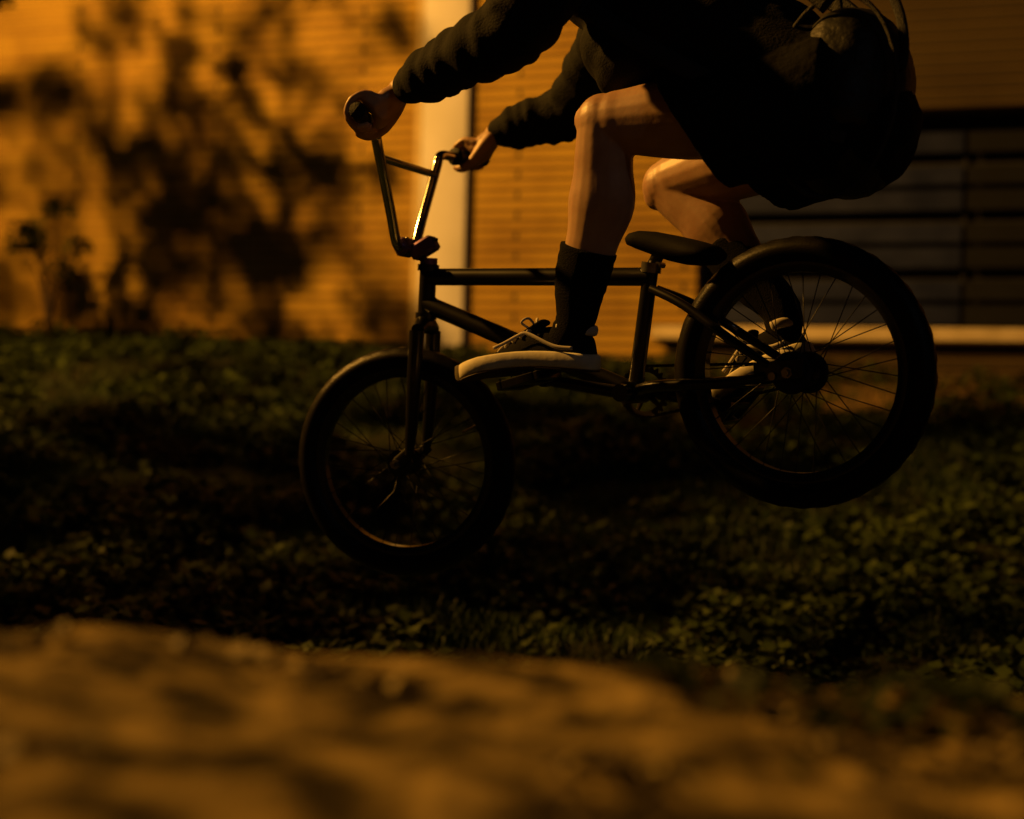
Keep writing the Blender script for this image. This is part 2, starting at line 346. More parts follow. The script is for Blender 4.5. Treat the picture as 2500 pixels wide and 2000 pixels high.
shrub(-3.75, 11.3, 1.05, .42, 460, 'thin leafy shrub against the brick wall near its left end')

# ------------------------------------------------------------------ grass, weeds, litter (uncountable)
def fast_mesh(name, verts, nper, faces_local, m):
    n = len(verts) // nper; fl = np.array(faces_local)
    me = bpy.data.meshes.new(name); k = fl.shape[1]
    idx = (np.arange(n)[:, None, None] * nper + fl[None]).reshape(-1)
    me.vertices.add(len(verts)); me.vertices.foreach_set('co', verts.reshape(-1).astype(np.float32))
    nf = n * len(fl); me.loops.add(nf * k); me.loops.foreach_set('vertex_index', idx.astype(np.int32))
    me.polygons.add(nf); me.polygons.foreach_set('loop_start', np.arange(0, nf * k, k, dtype=np.int32))
    me.update(calc_edges=True); me.materials.append(m)
    o = bpy.data.objects.new(name, me); COL.objects.link(o); return o
def scatter(n, y0, y1, xr, keep):
    out = []
    while len(out) < n:
        y = y0 + (y1 - y0) * (random.random() ** .8); x = random.uniform(-1, 1) * (xr[0] + xr[1] * y)
        q = keep(x, y)
        if q > random.random(): out.append((x, y, ground_z(x, y), q))
    return np.array(out)
def blades(P, hmin, hmax, width, lean):
    n = len(P); h = rng.uniform(hmin, hmax, n) * (.55 + .6 * P[:, 3]); a = rng.uniform(0, 2 * PI, n); la = rng.uniform(0, 2 * PI, n); ll = rng.uniform(.1, lean, n) * h
    d = np.stack([np.cos(a), np.sin(a), 0 * a], 1) * (width * rng.uniform(.6, 1.3, n))[:, None]; L_ = np.stack([np.cos(la) * ll, np.sin(la) * ll, 0 * a], 1)
    b0 = P[:, :3] - [0, 0, .005]; up = np.stack([0 * h, 0 * h, h], 1)
    v = np.stack([b0 - d, b0 + d, b0 + L_ * .35 + up * .6 + d * .7, b0 + L_ * .35 + up * .6 - d * .7, b0 + L_ + up * rng.uniform(.75, 1, n)[:, None]], 1)
    return v.reshape(-1, 3)
def patch(x, y): return .5 + 1.1 * fnoise(x * 1.1, y * .8, 2) + .5 * fnoise(x * 3.7, y * 2.5, 6)
def keepg(x, y):
    q = max(.12, min(1, patch(x, y)))
    if x > 1 and y > 8.4: q *= .25
    wy = 10.7 - x * .306
    return q if y < wy - .15 else 0
P = scatter(90000, 2.2, 12.4, (.35, .40), keepg)
V = blades(P, .04, .11, .0035, 1.3)
nq = len(V) // 5
g1 = fast_mesh('grass', V, 5, [(0, 1, 2, 3)], M['grass'])
me = g1.data
tag(g1, 'rough dark green grass covering the bank below the wall', 'grass', kind='stuff')
def leaves(P, s0, s1, lift=.14):
    n = len(P); s_ = rng.uniform(s0, s1, n); a = rng.uniform(0, 2 * PI, n); tl = rng.uniform(.1, .8, n)
    d = np.stack([np.cos(a) * np.cos(tl), np.sin(a) * np.cos(tl), np.sin(tl)], 1) * s_[:, None]; e = np.stack([-np.sin(a), np.cos(a), 0 * a], 1) * (s_ * .45)[:, None]
    b0 = P[:, :3] + np.stack([0 * s_, 0 * s_, rng.uniform(0, lift, n) * P[:, 3]], 1)
    return np.stack([b0, b0 + d * .5 + e, b0 + d, b0 + d * .5 - e], 1).reshape(-1, 3)
def keepw(x, y):
    q = .35 + 1.3 * fnoise(x * 1.7 + 9, y * 1.3, 4) + .9 * fnoise(x * 5, y * 4.4, 1)
    return max(0, min(1, q)) if y < 10.4 - x * .306 else 0
V = leaves(scatter(70000, 2.2, 12.0, (.35, .40), keepw), .012, .062)
tag(fast_mesh('weeds', V, 4, [(0, 1, 2, 3)], M['weed']), 'pale broad-leaved weeds scattered through the dark grass', 'weeds', kind='stuff')
def keepm(x, y): return 0 if x < .12 else max(0, min(1, .3 + 1.5 * fnoise(x * 6 + 2, y * 5, 4) + (x - .3)))
V = leaves(scatter(1500, .85, 1.35, (.3, .4), keepm) - [0, 0, .01, 0], .01, .028, .03)
tag(fast_mesh('weeds', V, 4, [(0, 1, 2, 3)], M['weed']), 'dark creeping weeds on the right half of the near mound', 'weeds', kind='stuff')
def keepl(x, y):
    return max(.05, min(1, .35 + 1.6 * fnoise(x * 7, y * 6, 4)))
V = leaves(scatter(6500, .5, 1.12, (.3, .4), keepl) - [0, 0, .016, 0], .008, .024, .014)
tag(fast_mesh('leaf_litter', V, 4, [(0, 1, 2, 3)], M['straw']), 'dry leaves and straw strewn over the orange-lit mound in front', 'leaf litter', kind='stuff')

# ------------------------------------------------------------------ the bicycle, built in its own axes: X forward, Y to its left, Z up, origin at the rear axle
RB = Matrix(((-.82849, -.52865, -.18478), (.52365, -.84826, .07899), (-.19850, -.03131, .97960)))
TB = Vector((.53771, 2.61684, .06888))
CB = Matrix((RGT, FWD, UPV)).transposed()         # camera frame (right, forward, up) to world
MWB = Matrix.Translation(CAM + CB @ TB) @ (CB @ RB).to_4x4()
bike = empty('bmx_bicycle', MWB, 'black BMX bicycle in mid-air with small wheels and tall handlebar', 'bicycle')
def proj_to_bike(u, v, lat):      # where the sight line through a picture point meets the plane Y = lat of the bicycle
    r = Vector(((u - 1250) / F_PX, 1, -(v - 1000) / F_PX)); L_ = Vector((RB[0][1], RB[1][1], RB[2][1]))
    s_ = (lat + TB.dot(L_)) / r.dot(L_); return RB.transposed() @ (r * s_ - TB)
HTA = R(73.822); up_ = Vector((-math.cos(HTA), 0, math.sin(HTA))); fw_ = Vector((math.sin(HTA), 0, math.cos(HTA)))
WB = .9295; fax = Vector((WB, 0, 0)); base = fax - fw_ * .032; hb = base + up_ * .3172; ht = hb + up_ * .1192
RS = Matrix.Rotation(.2664, 3, up_)
S = lambda p: base + RS @ (Vector(p) - base)
BB = Vector((.345, 0, .035)); ST = Vector((.2617, 0, .2553))
# frame
mb = MB(); mb.tube([hb - up_ * .0, ht], .0185, 24); mb.tube([hb, hb + up_ * .014], .0235, 24); mb.tube([ht - up_ * .014, ht], .0235, 24)
mb.tube([hb + up_ * .092, ST - Vector((0, 0, .004))], .0185, 20)
mb.tube([hb + up_ * .033, BB], .0195, 20); mb.tube([hb + up_ * .05, hb + up_ * .033 + (BB - hb).normalized() * .07 - Vector((0, 0, .012))], [.012, .006], 10)
sd_ = (ST - BB).normalized(); mb.tube([BB, ST + sd_ * .02], .0155, 20); mb.tube([BB + Vector((0, .037, 0)), BB - Vector((0, .037, 0))], .0225, 24)
for s in (1, -1):
    mb.tube(catmull([BB + Vector((-.01, s * .02, 0)), BB + Vector((-.07, s * .043, -.002)), Vector((.12, s * .056, .008)), Vector((.045, s * .058, .004))], 5), [.0115] * 11 + [.010, .0095, .009, .009, .009], 14)
    mb.tube(catmull([ST + Vector((-.002, s * .012, -.03)), Vector((.19, s * .032, .175)), Vector((.10, s * .053, .085)), Vector((.035, s * .058, .022))], 5), [.009] * 13 + [.008, .0075, .007], 14)
    mb.box((.018, s * .0585, .008), (.048, .0028, .019), Matrix.Rotation(R(-6), 3, 'Y'), bev=.002)
mb.build('frame', M['frame'], bike, angle=40)
# seat clamp, post, saddle
mb = MB(); mb.tube([ST + sd_ * .004, ST + sd_ * .024], .0205, 20); mb.tube([ST + sd_ * .014 + Vector((-.02, .012, 0)), ST + sd_ * .014 + Vector((-.02, -.014, 0))], .006, 10); mb.tube([ST + sd_ * .014 + Vector((.02, .012, 0)), ST + sd_ * .014 + Vector((.02, -.014, 0))], .005, 10); mb.build('seat_clamp', M['steel'], bike, angle=40)
SP = Vector((.222, 0, .305))
mb = MB(); mb.tube([ST + sd_ * .01, SP], .0128, 16); mb.tube([SP + Vector((0, .022, 0)), SP - Vector((0, .022, 0))], .011, 12); mb.build('seat_post', M['frame'], bike)
n0 = Vector((.296, 0, .342)); n1 = Vector((.112, 0, .252)); sec = []
dirs = (n1 - n0).normalized(); nup = Vector((-dirs.z, 0, dirs.x)) * -1
if nup.z < 0: nup = -nup
for (t_, wd, th, dz) in ((0, .006, .006, -.004), (.03, .014, .013, -.004), (.12, .019, .019, -.002), (.3, .023, .024, -.002), (.5, .034, .027, -.004), (.7, .048, .027, -.004), (.85, .056, .024, -.002), (.95, .052, .020, .0), (1., .038, .013, .002), (1.02, .018, .005, .002)):
    c = n0.lerp(n1, t_) + nup * dz
    sec.append([c + Vector((0, 1, 0)) * wd * math.cos(a) + nup * th * (math.sin(a) if math.sin(a) > 0 else .9 * math.sin(a)) for a in [2 * PI * j / 20 for j in range(20)]])
mb = MB(); mb.loft(sec); mb.build('saddle', M['saddle'], bike)
# fork, stem, bar (steered)
CT = base + up_ * .298
mb = MB(); mb.tube([S(CT), S(hb)], .017, 20); mb.tube([S(CT + Vector((0, .05, -.004))), S(CT + Vector((0, .03, .006))), S(CT + up_ * .008), S(CT + Vector((0, -.03, .006))), S(CT + Vector((0, -.05, -.004)))], [.014, .018, .021, .018, .014], 16)
for s in (1, -1):
    off = Vector((0, s * .053, 0))
    pts = catmull([CT + off - up_ * .006, CT + off * 1.04 - up_ * .1, base + off * 1.02 + up_ * .09 + fw_ * .001, base + off + up_ * .022 + fw_ * .004], 5)
    mb.tube([S(p) for p in pts], [.0165] * 6 + [.0155, .015, .0145, .014, .0135, .013, .012, .011, .010, .0095], 16)
    dv = (fax - (base + up_ * .03)).normalized(); mb.tube([S(base + up_ * .032 + off - dv * .004), S(fax + off - dv * .006), S(fax + off + dv * .012)], [(.012, .003), (.0135, .003), (.010, .003)], 12, up=RS @ dv.cross(Vector((0, 1, 0))))
mb.build('fork', M['frame'], bike, angle=40)
stc = ht + up_ * .035; clamp = stc + fw_ * .055; RS3 = RS @ Matrix.Rotation(PI / 2 - HTA, 3, 'Y')
mb = MB(); mb.box(S(stc + fw_ * .012), (.030, .021, .017), RS3, bev=.005); mb.box(S(clamp - up_ * .0), (.017, .034, .018), RS3, bev=.005); mb.tube([S(ht), S(ht + up_ * .014)], .019, 20)
st_o = mb.build('stem', M['purple'], bike, angle=30)
mb = MB(); mb.tube([S(stc + up_ * .017), S(stc + up_ * .023)], .018, 20); mb.build('top_cap', M['frame'], st_o)
for sx in (-1, 1):
    for sy in (-1, 1): p = S(clamp + up_ * .017 + fw_ * .012 * sx + Vector((0, sy * .026, 0))); mb = MB(); mb.tube([p, p + (RS @ up_) * .004], .004, 10); mb.build('bolt', M['steel'], st_o)
bu = Matrix.Rotation(.0141, 3, 'Y') @ up_; RISE = .2253; top = clamp + bu * RISE
half = [clamp, clamp + Vector((0, .035, 0)), clamp + Vector((0, .052, .0)) + bu * .004, clamp + Vector((0, .068, 0)) + bu * .022, clamp + Vector((0, .10, 0)) + bu * .075, clamp + Vector((0, .178, 0)) + bu * (RISE - .032), clamp + Vector((0, .19, 0)) + bu * (RISE - .01),
        top + Vector((-.002, .212, 0)), top + Vector((-.012, .26, 0)), top + Vector((-.045, .3907, 0))]
fl = lambda p: Vector((p.x, -p.y, p.z))
barL = catmull(half, 5); bar = [fl(p) for p in reversed(barL)][:-1] + barL
mb = MB(); mb.tube([S(p) for p in bar], .0111, 18)
xc = RISE * .78; q = lambda s: S(clamp + bu * xc + Vector((0, s * .162, 0)))
mb.tube([q(1), q(-1)], .0085, 14); hbar = mb.build('handlebar', M['chrome'], bike, angle=60)
G = {}
for s in (1, -1):
    a = top + Vector((-.014, .268 * 1, 0)); c = top + Vector((-.0462, .3955, 0))
    if s < 0: a, c = fl(a), fl(c)
    a, c = S(a), S(c); d = (c - a); mb = MB(); n = 26; pts = [a + d * (i / n) for i in range(n + 1)]
    mb.tube(pts, [.0162 if i in (0, n) else (.0158 if i % 2 else .0148) for i in range(n + 1)], 18); mb.tube([a - d.normalized() * .002, a + d.normalized() * .003], .021, 18); mb.build('grip', M['rubber'], bike); G[s] = (a, c)
# wheels
def wheel(center, rot, name_label=None):
    W = empty('wheel', Matrix.Identity(4)); W.parent = bike; W.matrix_parent_inverse = Matrix.Identity(4); W.matrix_local = Matrix.Translation(center) @ rot.to_4x4()
    r_t = .027; Rm = .228; prof = []
    for j in range(28):
        a = 2 * PI * j / 28; rr = r_t * (1 + .0 * math.cos(a)); x = rr * math.cos(a); y = rr * math.sin(a)
        prof.append((x, y * 1.0))
    tb = MB(); NT = 144; c = Vector(); rings = []
    for i in range(NT):
        a = 2 * PI * i / NT; d = Vector((math.cos(a), 0, math.sin(a))); ring = []
        for j, (px, py) in enumerate(prof):
            ang = 2 * PI * j / 28; tread = abs(math.sin(ang)) < .8 and math.cos(ang) > 0
            k = -.0016 if tread and ((i + (j % 4 > 1) * 2) % 4 < 2 or j % 4 == 0) else 0
            ring.append(d * (Rm + px + k) + Vector((0, py, 0)))
        rings.append(ring)
    tb.loft(rings, closed=True); tb.build('tyre', M['tyre'], W)
    rp = [(.010, .0165), (.004, .0165), (-.006, .015), (-.014, .011), (-.014, -.011), (-.006, -.015), (.004, -.0165), (.010, -.0165), (.002, -.013), (.002, .013)]
    rb = MB(); rb.torus((0, 0, 0), (0, 1, 0), .2015, 0, 96, prof=rp); rb.build('rim', M['rim'], W, angle=35)
    h = MB(); h.tube([(0, -.05, 0), (0, -.036, 0), (0, -.034, 0), (0, -.028, 0), (0, -.024, 0), (0, 0, 0), (0, .024, 0), (0, .028, 0), (0, .034, 0), (0, .036, 0), (0, .05, 0)], [.012, .014, .029, .029, .016, .0145, .016, .029, .029, .014, .012], 24)
    h.build('hub', M['rim'], W, angle=40)
    for k in range(36):
        s = 1 if k % 2 else -1; a = 2 * PI * k / 36; sk = (.55 if (k // 2) % 2 else -.55) * 1.6
        ha = a + sk; p0 = Vector((math.cos(ha) * .026, s * .031, math.sin(ha) * .026)); p1 = Vector((math.cos(a) * .190, s * .003, math.sin(a) * .190))
        sp = MB(); sp.tube([p0, p1], .0011, 5, up=(0, 1, 0)); sp.build('spoke', M['spoke'], W)
    v = MB(); a = .9 if center.length < .1 else 2.9; v.tube([(math.cos(a) * .188, 0, math.sin(a) * .188), (math.cos(a) * .150, 0, math.sin(a) * .150)], .003, 8); v.build('valve', M['steel'], W)
    return W
wr = wheel(Vector((0, 0, 0)), Matrix.Rotation(.1, 3, 'Y')); wf = wheel(S(fax), RS)
# hub guards and axle nuts
mb = MB(); mb.tube([(0, .040, 0), (0, .046, 0), (0, .052, 0)], [.034, .040, .036], 28); mb.tube([(0, -.040, 0), (0, -.046, 0), (0, -.052, 0)], [.034, .040, .036], 28); mb.build('hub_guard', M['rubber'], wr, angle=40)
for s in (1, -1):
    mb = MB(); mb.tube([(0, s * .061, 0), (0, s * .070, 0)], .011, 6); mb.tube([(0, s * .06, 0), (0, s * .078, 0)], .0065, 12); mb.build('axle_nut', M['steel'], bike, angle=30)
    mb = MB(); mb.tube([(.030, s * .0615, .0), (.030, s * .068, .0)], .0075, 10); mb.build('tensioner_bolt', M['steel'], bike, angle=30)
for s in (1, -1):
    mb = MB(); a = S(fax + Vector((0, s * .056, 0))); c = S(fax + Vector((0, s * .064, 0))); e = S(fax + Vector((0, s * .078, 0))); mb.tube([a, c], .011, 6); mb.tube([a, e], .005, 12)
    mb.build('axle_nut', M['steel'], bike, angle=30)
# cranks, sprocket, chain, pedals
CR = .362; cdir = Vector((math.cos(CR), 0, math.sin(CR))); CL = .17
pedL = BB + cdir * CL + Vector((0, .068, 0)); pedR = BB - cdir * CL + Vector((0, -.068, 0))
mb = MB()
for s, e in ((1, pedL), (-1, pedR)):
    a = BB + Vector((0, s * .052, 0)); mb.tube([a, a.lerp(e, .5) + Vector((0, s * .003, 0)), e], [(.013, .010), (.012, .009), (.011, .009)], 14, up=(0, 0, 1)); mb.tube([e + Vector((0, -s * .010, 0)), e + Vector((0, s * .010, 0))], .0145, 16); mb.tube([a - Vector((0, s * .015, 0)), a + Vector((0, s * .014, 0))], .0175, 20)
mb.tube([BB + Vector((0, .06, 0)), BB - Vector((0, .06, 0))], .011, 14)
mb.build('crank', M['rim'], bike, angle=40)
YS = -.045; RSP = .052
mb = MB(); NTH = 25
outer = []
for i in range(NTH * 4):
    a = 2 * PI * i / (NTH * 4); outer.append((math.cos(a), math.sin(a), RSP + (.0035 if i % 4 in (1, 2) else -.003)))
ring = lambda y, rr=None: [BB + Vector((c_ * (rr or r_), YS + y, s_ * (rr or r_))) for (c_, s_, r_) in outer]
mb.loft([ring(-.0015, .040), ring(-.0015), ring(.0015), ring(.0015, .040)], closed=True)
for k in range(5):
    a = 2 * PI * k / 5 + .3; mb.tube([BB + Vector((math.cos(a) * .012, YS, math.sin(a) * .012)), BB + Vector((math.cos(a) * .042, YS, math.sin(a) * .042))], [(.0015, .007), (.0015, .004)], 8, up=(0, 1, 0))
mb.build('sprocket', M['chain'], bike, smooth=False)
RC = .0185; dd = Vector((0, 0, 0)) - BB; D = dd.length; th = math.atan2(dd.z, dd.x); al = math.acos((RSP - RC) / D); loop = []
def arc(c, r, a0, a1, n): return [Vector((c.x + r * math.cos(a0 + (a1 - a0) * i / n), YS, c.z + r * math.sin(a0 + (a1 - a0) * i / n))) for i in range(n + 1)]
loop = arc(BB, RSP, th + al, th - al + 2 * PI, 40) + arc(Vector(), RC, th - al + 2 * PI, th + al + 2 * PI, 12)
L_ = [0]
for i in range(len(loop)): L_.append(L_[-1] + (loop[(i + 1) % len(loop)] - loop[i]).length)
tot = L_[-1]; NL = int(tot / .0127); mb = MB()
def at(s_):
    s_ %= tot
    for i in range(len(loop)):
        if L_[i + 1] >= s_: return loop[i].lerp(loop[(i + 1) % len(loop)], (s_ - L_[i]) / max(1e-9, L_[i + 1] - L_[i]))
for i in range(NL):
    a = at(i * tot / NL); c = at((i + 1) * tot / NL); y = .0045 if i % 2 else .0030
    for s in (1, -1): mb.tube([a - (c - a) * .25 + Vector((0, s * y, 0)), (a + c) / 2 + Vector((0, s * y, 0)), c + (c - a) * .25 + Vector((0, s * y, 0))], [(.0008, .0035), (.0008, .0028), (.0008, .0035)], 6, up=(0, 1, 0))
    mb.tube([a - Vector((0, .005, 0)), a + Vector((0, .005, 0))], .0028, 6)
mb.build('chain', M['chain'], bike, smooth=False)
mb = MB(); mb.tube([Vector((0, YS - .002, 0)), Vector((0, YS + .002, 0))], .019, 18); mb.build('driver', M['steel'], bike)
def pedal(e, s, tilt):
    c = e + Vector((0, s * .062, 0)); rt = Matrix.Rotation(tilt, 3, 'Y'); p = MB(); w2, l2, h2 = .046, .049, .009
    for sx in (-1, 1): p.box(c + rt @ Vector((sx * (l2 - .005), 0, 0)), (.006, w2, h2), rt, bev=.002)
    for sy in (-1, 1): p.box(c + rt @ Vector((0, sy * (w2 - .004), 0)), (l2 - .012, .005, h2), rt, bev=.002)
    p.box(c + rt @ Vector((0, 0, 0)), (.009, w2 - .01, h2 * .9), rt, bev=.002)
    p.box(c + rt @ Vector((0, 0, 0)), (l2 - .012, .004, h2 * .6), rt, bev=.001)
    for sx in (-.9, -.3, .3, .9):
        for sy in (-.9, .9): q_ = c + rt @ Vector((sx * l2 * .95, sy * w2 * .95, h2)); p.tube([q_, q_ + rt @ Vector((0, 0, .0045))], .002, 6)
    p.tube([e, e + Vector((0, s * .1, 0))], .007, 10); return p.build('pedal', M['frame'], bike, angle=40), c
_, pcL = pedal(pedL, 1, R(2)); _, pcR = pedal(pedR, -1, R(38))

# ------------------------------------------------------------------ the rider (same axes as the bicycle)
MWR = MWB @ Matrix.Translation((.1, 0, .3))
person = empty('person', MWB.copy(), 'rider in dark jacket, black shorts and black socks leaning over the bicycle', 'person')
def pb(u, v, lat): return proj_to_bike(u, v, lat)
hipL = Vector((-.135, .09, .455)); hipR = Vector((-.135, -.09, .445)); pel = Vector((-.14, 0, .47))
kneL = pb(1478, 300, .15); kneR = pb(1632, 452, -.15)
ankL = pb(1402, 792, .125); ankR = pb(1908, 760, -.125)
shC = Vector((.235, 0, .87)); shL = shC + Vector((-.01, .18, -.01)); shR = shC + Vector((.02, -.18, -.02))
elL = pb(1255, 72, .36); elR = pb(1395, 268, -.36)
def wrist_of(s, el):
    a, c = G[s]; g = (c - a).normalized(); ctr = a.lerp(c, .50); e = (el - ctr); e -= g * e.dot(g); e.normalize(); return ctr, g, e
body = MB(); HAND = {}
def hand(s, el):
    a, c = G[s]; g = (c - a).normalized(); ctr = a.lerp(c, .50)          # g points outwards
    e1 = (el - ctr); e1 -= g * e1.dot(g); e1.normalize()                      # towards the wrist
    e2 = g.cross(e1) if s > 0 else e1.cross(g)
    if e2.z < 0: e2 = -e2
    pol = lambda ang, r, off: ctr + g * off + (e1 * math.cos(ang) + e2 * math.sin(ang)) * r
    wr_ = ctr + e1 * .082 + e2 * .022
    for i, (off, ln, rr) in enumerate(((-.032, .96, .0083), (-.0105, 1.05, .0086), (.0115, 1.0, .0083), (.0325, .85, .0074))):
        A = [(22, .046), (58, .041), (98, .032), (140, .0272), (182, .0246), (222 + 20 * ln, .0242), (262 + 28 * ln, .0240)]
        body.caps_tube(catmull([pol(R(a_), r_, off) for a_, r_ in A], 3), [rr * (1.12 - .022 * k) + (.0012 if k in (6, 12) else 0) for k in range(19)], 12, up=g)
    pc = [wr_, wr_.lerp(pol(R(15), .036, 0), .5), pol(R(10), .0315, 0), pol(R(52), .0315, 0)]
    body.caps_tube(pc, [(.019, .026), (.022, .036), (.0195, .041), (.014, .040)], 16, up=e2)
    body.caps_tube([wr_ - e2 * .004, pol(R(-14), .040, -.004), pol(R(-30), .034, -.018)], [(.018, .024), (.016, .032), (.012, .022)], 14, up=e2)
    T = [wr_ - g * .018 - e2 * .008, pol(R(-12), .050, -.038), pol(R(-48), .034, -.047), pol(R(-95), .0275, -.047), pol(R(-140), .0265, -.042)]
    body.caps_tube(catmull(T, 4), [.015, .0155, .016, .0155, .0145, .014, .013, .0125, .0115, .011, .0108, .0108, .0105, .0105, .0102, .0098, .0092], 12)
    HAND[s] = (wr_, e1, e2, g); return wr_
wrL = hand(1, elL); wrR = hand(-1, elR)
def limb(pts, rad, k=5, up=(0, 1, 0), target=body, cap=True):
    P_ = catmull(pts, k); m_ = len(rad); out = []
    rad = [r if isinstance(r, tuple) else (r, r) for r in rad]
    for i in range(len(P_)):
        t_ = i / (len(P_) - 1) * (m_ - 1); j = min(int(t_), m_ - 2); q_ = t_ - j; q_ = q_ * q_ * (3 - 2 * q_)
        out.append((rad[j][0] * (1 - q_) + rad[j + 1][0] * q_, rad[j][1] * (1 - q_) + rad[j + 1][1] * q_))
    (target.caps_tube if cap else target.tube)(P_, out, 20, up); return P_
# arms
for s, sh_, el, wr_ in ((1, shL, elL, wrL), (-1, shR, elR, wrR)):
    limb([sh_, sh_.lerp(el, .5), el], [.052, .046, .040]); limb([el, el.lerp(wr_, .35), wr_.lerp(el, .2), wr_], [.040, .041, .029, (.021, .027)])
# legs: up=(0,1,0) -> first radius is sideways, second front to back
def leg(hip, kn, an, toe_dir, side):
    ax = (an - kn).normalized(); fr = Vector((0, side, 0)).cross(ax); fr = fr if fr.dot(toe_dir) > 0 else -fr
    limb([hip, hip.lerp(kn, .5) - fr * .004, kn + (hip - kn) * .04 - fr * .004], [(.082, .090), (.072, .080), (.053, .059)], 6)
    body.ell(kn + fr * .004, (.053, .050, .055), 18, 12)
    body.ell(kn + fr * .026 - (hip - kn).normalized() * .010, (.027, .030, .032), 14, 8)        # kneecap
    sh = kn.lerp(an, .5)
    limb([kn, kn.lerp(an, .2) - fr * .010, kn.lerp(an, .38) - fr * .018, kn.lerp(an, .6) - fr * .010, kn.lerp(an, .82), an], [(.050, .054), (.051, .058), (.054, .067), (.044, .052), (.031, .036), (.028, .035)], 5)
    limb([kn + fr * .030 + ax * .03, sh + fr * .018, an + fr * .018], [.020, .019, .018], 4)                            # shin
    return fr
toeL = (pb(1135, 880, .125) - ankL).normalized(); toeR = (pb(1745, 985, -.125) - ankR).normalized()
frL = leg(hipL, kneL, ankL, toeL, 1); frR = leg(hipR, kneR, ankR, toeR, -1)
# feet inside the shoes
FT = {}
for s, an, pts in ((1, ankL, ((1128, 922), (1456, 905))), (-1, ankR, ((1738, 1010), (1985, 868)))):
    toe = pb(*pts[0], s * .13); heel = pb(*pts[1], s * .115); FT[s] = (toe, heel)
    fd = (toe - heel).normalized(); fu = Vector((0, s, 0)).cross(fd); fu = fu if fu.z > 0 else -fu
    limb([heel + fd * .03 + fu * .04, heel.lerp(toe, .5) + fu * .035, toe - fd * .05 + fu * .018], [.025, (.028, .022), (.028, .012)], 5)
    limb([an, heel + fd * .05 + fu * .045], [.028, .024], 4)
# trunk, neck, head
tdir = (shC - pel).normalized(); back = Vector((-tdir.z, 0, tdir.x))
limb([pel - tdir * .05, pel + tdir * .12, pel.lerp(shC, .6) + back * .015, shC - tdir * .02, shC + tdir * .03], [(.155, .11), (.14, .10), (.155, .115), (.17, .095), (.10, .06)], 5)
for s, sh_ in ((1, shL), (-1, shR)): body.ell(sh_, (.055, .055, .055), 14, 10)
hd = shC + Vector((.150, 0, .160)); limb([shC, shC + Vector((.06, 0, .06)), hd - Vector((.03, 0, .03))], [.06, .052, .052], 4)
look = Vector((.93, 0, -.18)).normalized(); hu = Vector((.18, 0, .93)).normalized(); HR = Matrix((look, Vector((0, 1, 0)), hu)).transposed()
hp = lambda x, y, z: hd + HR @ Vector((x, y, z))
body.ell(hp(-.01, 0, .03), (.098, .077, .088), 24, 16, HR); body.ell(hp(.022, 0, -.035), (.068, .058, .078), 20, 14, HR); body.ell(hp(.062, 0, -.088), (.026, .028, .022), 14, 8, HR)
body.caps_tube([hp(.082, 0, .018), hp(.098, 0, -.008), hp(.108, 0, -.026)], [.008, .010, .013], 10); body.ell(hp(.092, .012, -.030), (.010, .008, .007)); body.ell(hp(.092, -.012, -.030), (.010, .008, .007))
body.caps_tube([hp(.079, -.022, -.056), hp(.088, 0, -.054), hp(.079, .022, -.056)], [.004, .006, .004], 10); body.caps_tube([hp(.077, -.018, -.066), hp(.086, 0, -.067), hp(.077, .018, -.066)], [.004, .007, .004], 10)
for s in (1, -1):
    body.caps_tube([hp(.074, s * .012, .022), hp(.080, s * .034, .026), hp(.062, s * .054, .020)], [.007, .008, .006], 10)
    body.ell(hp(.055, s * .045, -.02), (.022, .018, .016), 12, 8, HR); body.ell(hp(-.005, s * .078, -.012), (.019, .009, .031), 14, 10, HR @ Matrix.Rotation(s * R(-20), 3, 'Z'))
bo = body.remesh('body', M['skin'], person, .0031, smooth=6)
for s in (1, -1):
    e = MB(); e.ell(hp(.072, s * .031, .006), (.0125, .0125, .0115), 16, 10, HR); eo = e.build('eye', M['eye'], person)
    e = MB(); e.ell(hp(.0815, s * .031, .004), (.0038, .006, .006), 14, 8, HR); e.build('iris', M['iris'], eo)
h_ = MB(); h_.ell(hp(-.022, 0, .048), (.102, .086, .090), 24, 16, HR); h_.ell(hp(-.05, 0, -.01), (.066, .078, .075), 20, 12, HR)
h_.remesh('hair', M['hair'], person, .006, 3, lambda p: .006 * noise.noise(p * 45))
# jacket
jk = MB()
limb([pel + tdir * .03, pel + tdir * .16, pel.lerp(shC, .6) + back * .005, shC - tdir * .03, shC + tdir * .035], [(.175, .13), (.175, .14), (.185, .145), (.19, .115), (.11, .075)], 5, target=jk)
limb([shC - tdir * .01, shC + Vector((.045, 0, .05)), shC + Vector((.075, 0, .082))], [.085, .078, .072], 3, target=jk)
def sleeve(sh_, el, wr_, s):
    P_ = catmull([sh_ + Vector((0, -s * .04, 0)), sh_.lerp(el, .45), el, el.lerp(wr_, .45), wr_.lerp(el, .10)], 14); n_ = len(P_); rr = []
    for i in range(n_):
        t_ = i / (n_ - 1); r_ = .082 * (1 - t_) + .045 * t_ + .004 * math.sin(t_ * 3.1)
        r_ += (.0045 * math.sin(t_ * 78 + 1.5 * math.sin(t_ * 23))) * (1 if .1 < t_ < .93 else .2)
        if t_ > .93: r_ = .036 + .004 * math.sin(t_ * 60)
        rr.append((r_ * .98, r_ * 1.04))
    jk.caps_tube(P_, rr, 20)
jk.ell(pb(1545, 120, .03), (.10, .13, .085), 18, 12); jk.ell(pb(1600, 150, .03), (.12, .145, .095), 18, 12)
sleeve(shL, elL, wrL, 1); sleeve(shR, elR, wrR, -1)
jk.remesh('jacket', M['jacket'], person, .0065, 8, lambda p: .006 * noise.noise(Vector((p.x * 9, p.y * 9, p.z * 22))) + .0012 * noise.noise(p * 42))
